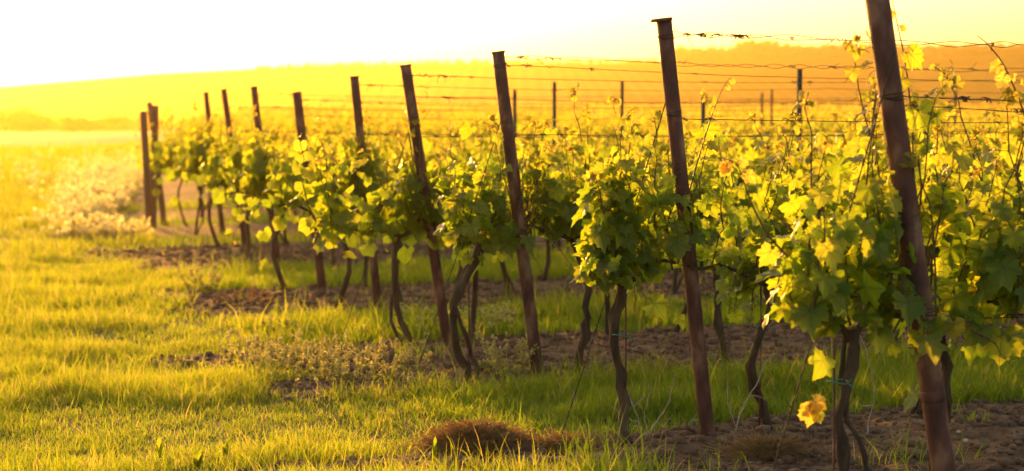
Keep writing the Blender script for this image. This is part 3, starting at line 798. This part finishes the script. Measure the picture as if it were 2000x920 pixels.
# ---------------------------------------------------------------- weeds, heaps, twigs, stones
def weed(name, px, py, h, w, stems, label, cat, group=None, head=True, mat=None, spread=1.0):
    p = plan(px, py); g0 = gz1(*p)
    t_ = thing(name, label, cat, (p[0], p[1], g0), random.uniform(0, 6), group)
    m = MB(); P, D, Nn, S = [], [], [], []
    for i in range(stems):
        az = random.uniform(0, 2 * pi); r0 = random.random() ** .5 * w * .5; o0 = np.array([cos(az) * r0, sin(az) * r0, -.01])
        d = np.array([cos(az) * random.uniform(0, .6) * spread, sin(az) * random.uniform(0, .6) * spread, 1]); L = h * random.uniform(.25, 1.15) * (1.15 - .6 * r0 / w)
        q = bez(o0, d, L, random.uniform(0, .25), 6, h * .02); m.tube(q, np.linspace(.0026, .0010, 6), 4, a=random.random(), b=random.random() * .5, cap=False)
        for j in range(9):
            tt = random.uniform(.05, 1); c = q[min(int(tt * 5), 4)]; a2 = random.uniform(0, 6.3)
            P.append(c); D.append([cos(a2), sin(a2), random.uniform(-.2, .8)]); Nn.append([random.gauss(0, .4), random.gauss(0, .4), 1]); S.append(random.uniform(.018, .04) * (1.2 - .5 * tt))
        if head:
            fl = MB()
            for j in range(14):
                c = q[-1] - (q[-1] - q[-3]) * random.random() * .9 + np.array([random.gauss(0, .008) for _ in range(3)]); s = random.uniform(.004, .009)
                fl.add(c + ICO * s * [1, 1, 1.3], [ICF], random.random(), random.uniform(.6, 1))
            fl.build('seed_head', mat or WEED, t_)
    m.build('stems', mat or WEED, t_)
    leaf_mesh('leaves', P, D, Nn, S, np.random.random(len(P)), np.random.random(len(P)) * .5, T_FAR, mat or WEED, t_)
    return t_
weed('weed_clump', 640, 738, .28, 1.0, 78, 'bushy pale weed clump on the grass before the third row', 'weed')
weed('weed_clump', 560, 715, .20, .8, 44, 'low sunlit weed clump left of the bushiest weed clump', 'weed')
weed('weed_clump', 690, 745, .14, .5, 40, 'low dark edge weeds where soil of the third row begins', 'weed')
weed('weed_clump', 390, 573, .24, .3, 26, 'bright glowing weed tuft at the grass end of the fifth row', 'weed')
weed('weed_clump', 545, 660, .26, .16, 7, 'thin upright seed stalks catching light beside the fourth row', 'weed')
weed('weed_clump', 985, 742, .26, .30, 24, 'wispy weed tuft at the foot of the third leaning post', 'weed')
weed('weed_clump', 1290, 740, .16, .34, 16, 'dry brown stalks on the soil left of the capped post', 'weed', mat=STRAW, spread=2.2)
weed('weed_clump', 470, 600, .14, .5, 26, 'low dry weeds on the bare soil end of the fifth row', 'weed', mat=STRAW, spread=1.5)
weed('weed_clump', 330, 600, .10, .3, 20, 'small pale flowering weeds in the open meadow', 'weed')
# tall glowing weeds in the mid meadow, left of the corner posts (nobody could count them)
x = []; y = []
for c in range(900):
    px = random.gauss(235, 60) if c % 8 else random.uniform(-150, 420); py = min(465, random.gauss(392, 38) + (235 - px) * .12) if c % 8 else random.uniform(310, 360)
    p = plan(px, py)
    if in_vineyard(p[0:1], p[1:2])[0]: continue
    x.append(p[0]); y.append(p[1])
x = np.array(x); y = np.array(y); n = len(x)
P, D, S, base = [], [], [], []
for i in range(n):
    h = random.uniform(.15, .62) * (.35 + .65 * float(sm(21, 32, y[i]))); k = 26
    a = rng.uniform(0, 2 * pi, k); r = rng.random(k) ** .5 * random.uniform(.06, .22)
    P.append(np.stack([x[i] + r * np.cos(a), y[i] + r * np.sin(a), h * rng.random(k) ** .6], -1)); S.append(rng.uniform(.03, .075, k))
P = np.vstack(P); S = np.concatenate(S); n = len(P)
tag(leaf_mesh('meadow_weeds', P, rng.standard_normal((n, 3)) + [0, 0, .6], rng.standard_normal((n, 3)), S, rng.random(n), rng.uniform(.3, 1, n), T_FAR, PALEWEED, None),
    'pale flowering tall weeds glowing in the meadow', 'weeds', kind='stuff')
# white clover on the strip behind the third row
x, y = [], []
for c in range(420):
    p = plan(random.uniform(770, 1010), random.gauss(642, 12)); x.append(p[0]); y.append(p[1])
x, y = np.array(x), np.array(y); z = gz(x, y) + rng.uniform(.07, .13, len(x)); m = MB()
for i in range(len(x)):
    m.add(np.array([x[i], y[i], z[i]]) + ICO * random.uniform(.006, .011), [ICF], .5, 1.0)
    m.tube([[x[i], y[i], z[i] - .12], [x[i], y[i], z[i]]], .001, 3, cap=False)
tag(m.build('clover_blossom', WEED), 'white clover blossom dotted over the grass strip', 'flowers', kind='stuff')

MOUND = noise_mat('matted_straw', [(.3, (.24, .14, .06)), (.7, (.46, .30, .14))], 30, .9, .8, 70, (1, 1, 3))
def straw_heap(px, py, w, h, n, label):
    p = plan(px, py); g0 = gz1(*p); t_ = thing('straw_heap', label, 'straw heap', (p[0], p[1], g0), .2)
    nx = 36; a = np.linspace(-1, 1, nx); A, B = np.meshgrid(a, a); rr = np.sqrt(A ** 2 + B ** 2)
    Z = .6 * h * np.exp(-rr ** 2 * 3.2) * (1 + 1.6 * (fbm(A * 5 + 3, B * 5, 4) - .5)) - .02 * sm(.7, 1, rr) - .012
    link_mesh('mound', np.stack([A * w, B * w * .6, Z], -1).reshape(-1, 3), [grid_faces(nx, nx)], MOUND, t_, smooth=True)
    m = MB()
    for i in range(n):
        x_, y_ = random.gauss(0, .38), random.gauss(0, .38)
        z_ = h * math.exp(-(x_ ** 2 + y_ ** 2) * 3.2) * random.uniform(.45, 1); az = random.uniform(0, 6.3); L = random.uniform(.03, .13)
        q = np.linspace(-1, 1, 5); m.tube(np.stack([x_ * w + cos(az) * L * q, y_ * w * .6 + sin(az) * L * q, z_ + .004 + random.uniform(-.01, .03) - .035 * q * q * random.uniform(-1.3, 1.2)], -1), .0013, 3, a=random.random(), b=random.random(), cap=False)
    m.build('dry_stalks', STRAW, t_)
straw_heap(930, 890, .24, .075, 3600, 'small heap of dry brown straw at the soil edge')
straw_heap(1500, 905, .18, .03, 900, 'flat tuft of dry straw under the nearest row')
straw_heap(1110, 885, .22, .03, 700, 'low straw covered soil bump right of the straw heap')

def twig(px, py, pts, label, r=.004, mat=TWIG):
    """pts: branches as lists of photo offsets (px right, px up) from the foot"""
    p = plan(px, py); s = p[1] / F; t_ = thing('dead_twig', label, 'twig', (p[0], p[1], gz1(*p)), 0, 'dead stalks standing in the grass')
    for i, br in enumerate(pts):
        q = np.array([[a * s, .03 * math.sin(a * .1 + j), b * s] for j, (a, b) in enumerate(br)])
        tt = np.linspace(0, 1, 14); o = np.linspace(0, 1, len(q)); c = np.stack([np.interp(tt, o, q[:, j]) for j in range(3)], -1)
        c[1:-1] = (c[:-2] + 2 * c[1:-1] + c[2:]) / 4; c += rng.standard_normal(c.shape) * .0025
        m = MB(); m.tube(c, np.linspace(r, r * .4, 14) * (1 if i == 0 else .7), 6, jag=.3); m.build('branch', mat, t_)
twig(1437, 862, [[(0, 0), (10, 40), (35, 85), (55, 130), (75, 165)], [(28, 70), (42, 72), (60, 60)], [(3, 5), (-12, 40), (-18, 75), (-14, 105)], [(5, 3), (50, -8), (80, -5)]], 'white forked dead twig right of the capped post foot')
twig(1268, 858, [[(0, 0), (15, 25), (38, 60), (46, 95), (52, 120)], [(-2, 0), (-10, 45), (2, 80), (-3, 105)], [(25, 10), (45, 40)]], 'forked pale dead stalk left of the capped post foot')
twig(1255, 860, [[(0, 0), (-18, 60), (-35, 100), (-48, 145), (-55, 190)], [(-10, 30), (-45, 45), (-66, 62)], [(-18, 60), (5, 80)]], 'brown leaning dead stalk against the twisted vine trunk', .0035)
twig(1340, 855, [[(0, 0), (14, 16), (30, 22), (48, 35)], [(5, 5), (20, 30)]], 'short pale twig lying beside the capped post foot', .0045)
twig(1692, 858, [[(0, 0), (6, 30), (14, 75), (10, 120), (0, 165), (-18, 205)], [(12, 60), (-12, 62), (-24, 72)]], 'grey dead stalk standing in the grass near the thick vine')
twig(1130, 800, [[(0, 0), (-6, 20), (-14, 40)], [(0, 0), (12, -12), (22, -30)]], 'small dry bract caught on the knotted anchor wire', .004)
for i, (px, py, s, lab) in enumerate([(1212, 862, .014, 'round white stone at the foot of the twisted vine'), (1190, 856, .011, 'small pale stone left of the twisted vine foot'),
        (1293, 740, .014, 'white stone on the soil left of the capped post'), (1872, 865, .012, 'small white stone right of the nearest post, upper one'),
        (1885, 880, .016, 'small white stone right of the nearest post, lower one'), (1590, 860, .012, 'white pebble left of the thick gnarled vine'),
        (1275, 668, .014, 'pale stone on the dark soil far behind the capped post'), (800, 752, .016, 'white stone at the foot of the third row anchor wire'),
        (1170, 862, .010, 'tiny white stone beside the straw covered bump')]):
    p = plan(px, py); m = MB(); m.add(ICO * s * [1.2, 1, .8] + rng.standard_normal((12, 3)) * s * .12, [ICF])
    o = m.build('stone', STONE, smooth=True); o.location = (p[0], p[1], gz1(*p) + s * .5); tag(o, lab, 'stone', 'pale stones in the soil')
    md = o.modifiers.new('round', 'SUBSURF'); md.levels = md.render_levels = 1

def broad_plant(px, py, L, n, label, tall=.6, wd=.22):
    p = plan(px, py); t_ = thing('broadleaf_plant', label, 'plant', (p[0], p[1], gz1(*p)), 0, 'broad leaved plants in the grass')
    for i in range(n):
        az = i * 2.4 + random.random(); d = np.array([cos(az), sin(az)]); q = np.linspace(0, 1, 9); l = L * random.uniform(.7, 1.1)
        wq = wd * .62 * l * np.sin(np.clip(q * .96 + .04, 0, 1) * pi) ** .8 * (1 + .2 * np.sin(q * 26)); out = l * (1 - tall) * q ** 1.2; l2 = l * random.uniform(.8, 1.2)
        c = np.stack([d[0] * out, d[1] * out, l2 * tall * (q - .18 * q ** 3) * 1.2], -1); nrm = np.array([-d[1], d[0], 0])
        V = np.vstack([c - nrm * wq[:, None] + [0, 0, .006], c, c + nrm * wq[:, None] + [0, 0, .006]]); k = np.arange(8)
        f = np.vstack([np.stack([k, k + 1, k + 10, k + 9], -1), np.stack([k + 9, k + 10, k + 19, k + 18], -1)])
        m = MB(); m.add(V, [f], random.uniform(.4, .9), 0); m.build('leaf', GRASS, t_, smooth=True)
broad_plant(848, 925, .17, 4, 'upright serrated dock leaf in front of the straw heap', .9, .12)
broad_plant(385, 925, .14, 7, 'broad leaved plant with a dark leaf in the meadow', .75, .2)
broad_plant(440, 905, .12, 5, 'sunlit broad leaved plant right of the dark leaved one', .8, .2)
broad_plant(312, 900, .11, 4, 'small broad leaved plant left of the dark leaved one', .8, .2)
broad_plant(1895, 845, .09, 3, 'single broad leaf plant right of the nearest post', .7, .25)
broad_plant(350, 605, .16, 6, 'low broad leaved plant far out in the meadow', .6, .2)

# green plastic ties on trunks, bright sucker leaf, support sticks and hanging shoot
def local(k, px, dz, side=-.035):
    p = row_pt(k, row_t(k, px)) + np.array([U[1], -U[0]]) * (-side); return np.array([p[0], p[1], gz1(*row_pt(k, row_t(k, px))) + dz])
for k, px, dz, lab in ((0, 1640, .60, 'green tie round the thick gnarled vine trunk'), (1, 1213, .50, 'green tie round the twisted split vine trunk'), (1, 1490, .50, 'green tie round the slender bowed vine trunk')):
    c = local(k, px, dz, 0); a_ = np.linspace(0, 2 * pi, 24); m = MB(); m.tube(np.stack([c[0] + .036 * np.cos(a_), c[1] + .036 * np.sin(a_), c[2] + .004 * np.sin(a_ * 2)], -1), .0024, 5, cap=False)
    m.tube([c + [.03, -.03, 0], c + [.045, -.04, -.012], c + [.05, -.04, -.03]], .002, 4); m.tube([c + [.03, -.03, 0], c + [.04, -.045, .014]], .002, 4)
    o = m.build('plant_tie', TIE); tag(o, lab, 'tie', 'green plastic ties on the trunks')
for k, px, lab, h in ((0, 1632, 'thin iron rod beside the thick gnarled vine', .85), (1, 1487, 'thin iron rod beside the slender bowed vine', .95), (2, 914, 'thin rod standing beside the S-bent vine', .8), (1, 1222, 'thin rod beside the twisted split vine', .9)):
    c = local(k, px, -.05, .0); m = MB(); m.tube([c, c + [.005, 0, h * .5], c + [.0, 0, h]], .0042, 6, jag=.1)
    o = m.build('training_rod', RUST); tag(o, lab, 'rod', 'training rods beside the vines')
def shoot(pts, k, label, leaves, depth_off=0.0, r=.0042):
    """one loose cane followed through photo pixels at the depth of its row; leaves: (index, size, dx, dz, young)"""
    Q = []
    for (px, py) in pts:
        p = row_pt(k, row_t(k, px)) ; y = p[1] + depth_off
        Q.append([(px - 1000) / F * (y * cos(PITCH) + 0.0) * 1.0, y, HC + (HOR - py) / F * y])
    Q = np.array(Q); o0 = Q[0].copy(); t_ = thing('vine_cane', label, 'vine shoot', tuple(o0), 0, 'single long vine shoots'); Q -= o0
    tt = np.linspace(0, 1, 30); o = np.linspace(0, 1, len(Q)); c = np.stack([np.interp(tt, o, Q[:, j]) for j in range(3)], -1)
    for _ in range(3): c[1:-1] = (c[:-2] + 2 * c[1:-1] + c[2:]) / 4
    m = MB(); m.tube(c, np.linspace(r, r * .35, 30), 6, a=.4, b=.7); m.build('stem', CANEG, t_, smooth=True)
    P, D, Nn, S, yo = [], [], [], [], []
    for (f, s, dx, dz, yv) in leaves:
        b0 = c[int(f * 29)]; e = b0 + np.array([dx, -.02, dz]) * .5; m = MB(); m.tube([b0, (b0 + e) / 2 + [0, 0, .006], e], [.0018, .0014, .0013], 4, a=.5, b=.9); m.build('petiole', CANEG, t_)
        P.append(e); D.append([dx, random.uniform(-.3, .3) * abs(dx), dz - .03]); Nn.append([random.gauss(0, .35), -.9, .45]); S.append(s); yo.append(yv)
    leaf_mesh('leaves', P, D, Nn, S, np.full(len(P), .6), yo, T_HERO, LEAF, t_)
shoot([(1800, 690), (1800, 560), (1790, 400), (1778, 200), (1765, 110), (1750, 50), (1737, -10)], 0, 'long upright cane beside the nearest post, rising out of the picture',
      [(.9, .045, -.03, .0, .9), (.70, .10, .05, -.02, .1), (.62, .09, -.05, -.01, .2), (.52, .13, .06, -.08, 0), (.30, .12, -.06, -.04, .1), (.86, .035, .03, -.01, .8)])
shoot([(1560, 520), (1500, 460), (1470, 400), (1452, 350), (1440, 318), (1425, 312)], 0, 'red brown arching shoot with curled pale tip leaves before the nearest post',
      [(.97, .05, -.03, -.04, .9), (.9, .05, -.05, -.05, .8), (.85, .045, .04, .01, .9), (.7, .06, .05, -.02, .6), (.15, .09, -.05, -.05, .3)])
shoot([(2030, 330), (2000, 220), (1975, 160), (1955, 120), (1925, 85), (1905, 70)], 0, 'thin curved shoot with orange leaves at the upper right',
      [(.35, .08, -.03, -.03, .6), (.5, .075, -.04, -.035, 1.0), (.58, .06, -.05, .0, 1.0), (.15, .12, -.06, -.06, .3), (.05, .10, .05, -.02, .2)])
shoot([(1345, 380), (1370, 290), (1395, 210), (1412, 170), (1425, 152)], 1, 'straight dark shoot rising right of the capped post',
      [(.98, .035, .03, -.02, .9), (.8, .03, .03, -.02, .8), (.55, .045, -.04, -.02, .4), (.3, .09, .06, -.03, .1)])
shoot([(1625, 905), (1605, 855), (1592, 812), (1588, 780)], 0, 'small bright yellow leaves on a sucker before the thick vine',
      [(.95, .10, -.01, -.06, .75), (.9, .07, .03, .01, .9), (.75, .06, -.03, .015, .9), (.85, .06, .04, -.05, .1)], -.03, .002)
shoot([(1700, 480), (1760, 560), (1830, 610), (1930, 640), (2040, 625)], 0, 'sagging cane with hanging light green leaves at lower right',
      [(.85, .17, -.01, -.09, .0), (.78, .12, -.06, -.03, .1), (.92, .13, .06, -.04, 0), (.35, .10, .0, -.05, .0), (.6, .09, .01, -.05, .5)], -.12, .003)

# ---------------------------------------------------------------- far trees and woods
def tree_parts(root, seed, h, w, nl, ls):
    g = np.random.default_rng(seed); m = MB()
    m.tube([[0, 0, -.4], [.05, 0, h * .25], [0, .1, h * .55]], [.05 * h, .035 * h, .018 * h], 7)
    for i in range(6):
        a = g.uniform(0, 6.3); z = h * g.uniform(.25, .5); m.tube([[0, 0, z], [cos(a) * w * .2, sin(a) * w * .2, z + h * .15], [cos(a) * w * .4, sin(a) * w * .4, z + h * .28]], [.016 * h, .01 * h, .004 * h], 5)
    m.build('trunk', BARK, root)
    P = []
    for c in range(16):
        a = g.uniform(0, 6.3); r = g.random() ** .5 * w * .36; z = h * g.uniform(.12, .85); s = w * g.uniform(.12, .22)
        d = g.standard_normal((nl // 16, 3)); d /= np.linalg.norm(d, axis=1)[:, None]; P.append(np.array([cos(a) * r, sin(a) * r, z]) + d * s * g.uniform(.5, 1.1, (len(d), 1)))
    P = np.vstack(P); n = len(P)
    leaf_mesh('crown', P, g.standard_normal((n, 3)), g.standard_normal((n, 3)), g.uniform(.7, 1.3, n) * ls, g.random(n), g.random(n) * .5, T_FAR, WOODS, root)
TL = [(-40, 300, 6.5), (12, 290, 6.0), (60, 300, 7.0), (108, 330, 5.4), (150, 280, 4.6), (200, 320, 5.5), (238, 340, 5.0), (290, 330, 5.6), (345, 380, 7.5), (400, 400, 8.0),
      (455, 390, 7.0), (520, 420, 7.2), (600, 430, 7.5), (672, 470, 9.0), (760, 480, 8.0), (880, 480, 8.5), (1120, 490, 9), (1420, 490, 9.0), (1640, 490, 9), (1890, 500, 9)]
TT = ['at the left edge of the photo', 'just inside the left edge', 'tallest of the left group', 'right of the tall left group', 'low and wide, left of the corner posts', 'between low bushes left of the corner posts',
      'small, close left of the corner posts', 'right behind the corner posts', 'right of the corner posts', 'behind the ninth leaning post', 'behind the eighth leaning post', 'behind the seventh leaning post',
      'behind the sixth leaning post', 'left behind the fifth leaning post', 'left behind the fourth leaning post', 'between fourth and third leaning posts', 'between third post and capped post',
      'right behind the capped post', 'between the green stake and the nearest post', 'behind the upper right corner shoots']
tp = []
for i, (px, d, h) in enumerate(TL):
    lab = 'hazy golden tree at the valley edge, ' + TT[i]
    x = (px - 1000) / F * d; z = float(ground_base(x, d)) - .3 - (4 if d > 440 else 0); s = h / 6.6; x *= 1.3; d *= 1.3; z = float(ground_base(x, d)) - .8
    if len(tp) < 4:
        r = thing('hazy_tree', lab, 'tree', (x, d, z), random.uniform(0, 6), 'hazy trees beyond the field'); tree_parts(r, i, 6.0, 7.0, 900, .55); r.scale = (s * 1.8, s * 1.3, s); tp.append(r)
    else: copy_thing(random.choice(tp), (x, d, z), random.uniform(0, 6), lab, (s * random.uniform(1.4, 2.2), s * 1.3, s * random.uniform(.9, 1.3)))
P, S = [], []
def wood_band(n, px0, px1, y0, y1, hh, dens=1.0, lump=None):
    for i in range(n):
        px = random.uniform(px0, px1) if lump is None else random.gauss(*lump); y = random.uniform(y0, y1); x = (px - 1000) / F * y
        if y < 1500 and fbm(np.array([x * .006]), np.array([y * .006]), 3)[0] > .62: continue
        h = hh * random.uniform(.6, 1.15); k = 34; d = rng.standard_normal((k, 3)); d /= np.linalg.norm(d, axis=1)[:, None]
        P.append(np.array([x, y, float(hill_h(np.array([x]), np.array([y]))[0]) + h * .5]) + d * [h * .42, h * .42, h * .5] * rng.uniform(.5, 1, (k, 1))); S.append(rng.uniform(.16, .3, k) * h)
wood_band(900, 1300, 2250, 1440, 1560, 10)
wood_band(34, 0, 0, 1500, 1560, 16, lump=(1480, 28)); wood_band(12, 0, 0, 1500, 1560, 12, lump=(1345, 12)); wood_band(14, 0, 0, 1500, 1560, 12, lump=(1650, 16)); wood_band(300, 1300, 2250, 1540, 1575, 8.5)
wood_band(420, 500, 1300, 1480, 1580, 3.5)
wood_band(500, 900, 2200, 860, 960, 8); wood_band(260, -200, 900, 700, 860, 9); wood_band(240, -200, 700, 1000, 1100, 6)
P = np.vstack(P); S = np.concatenate(S); n = len(P)
tag(leaf_mesh('distant_woods', P, rng.standard_normal((n, 3)), rng.standard_normal((n, 3)), S, rng.random(n), rng.random(n) * .3, T_FAR, WOODS, None), 'hazy orange wooded belts on the far hills', 'woods', kind='stuff')
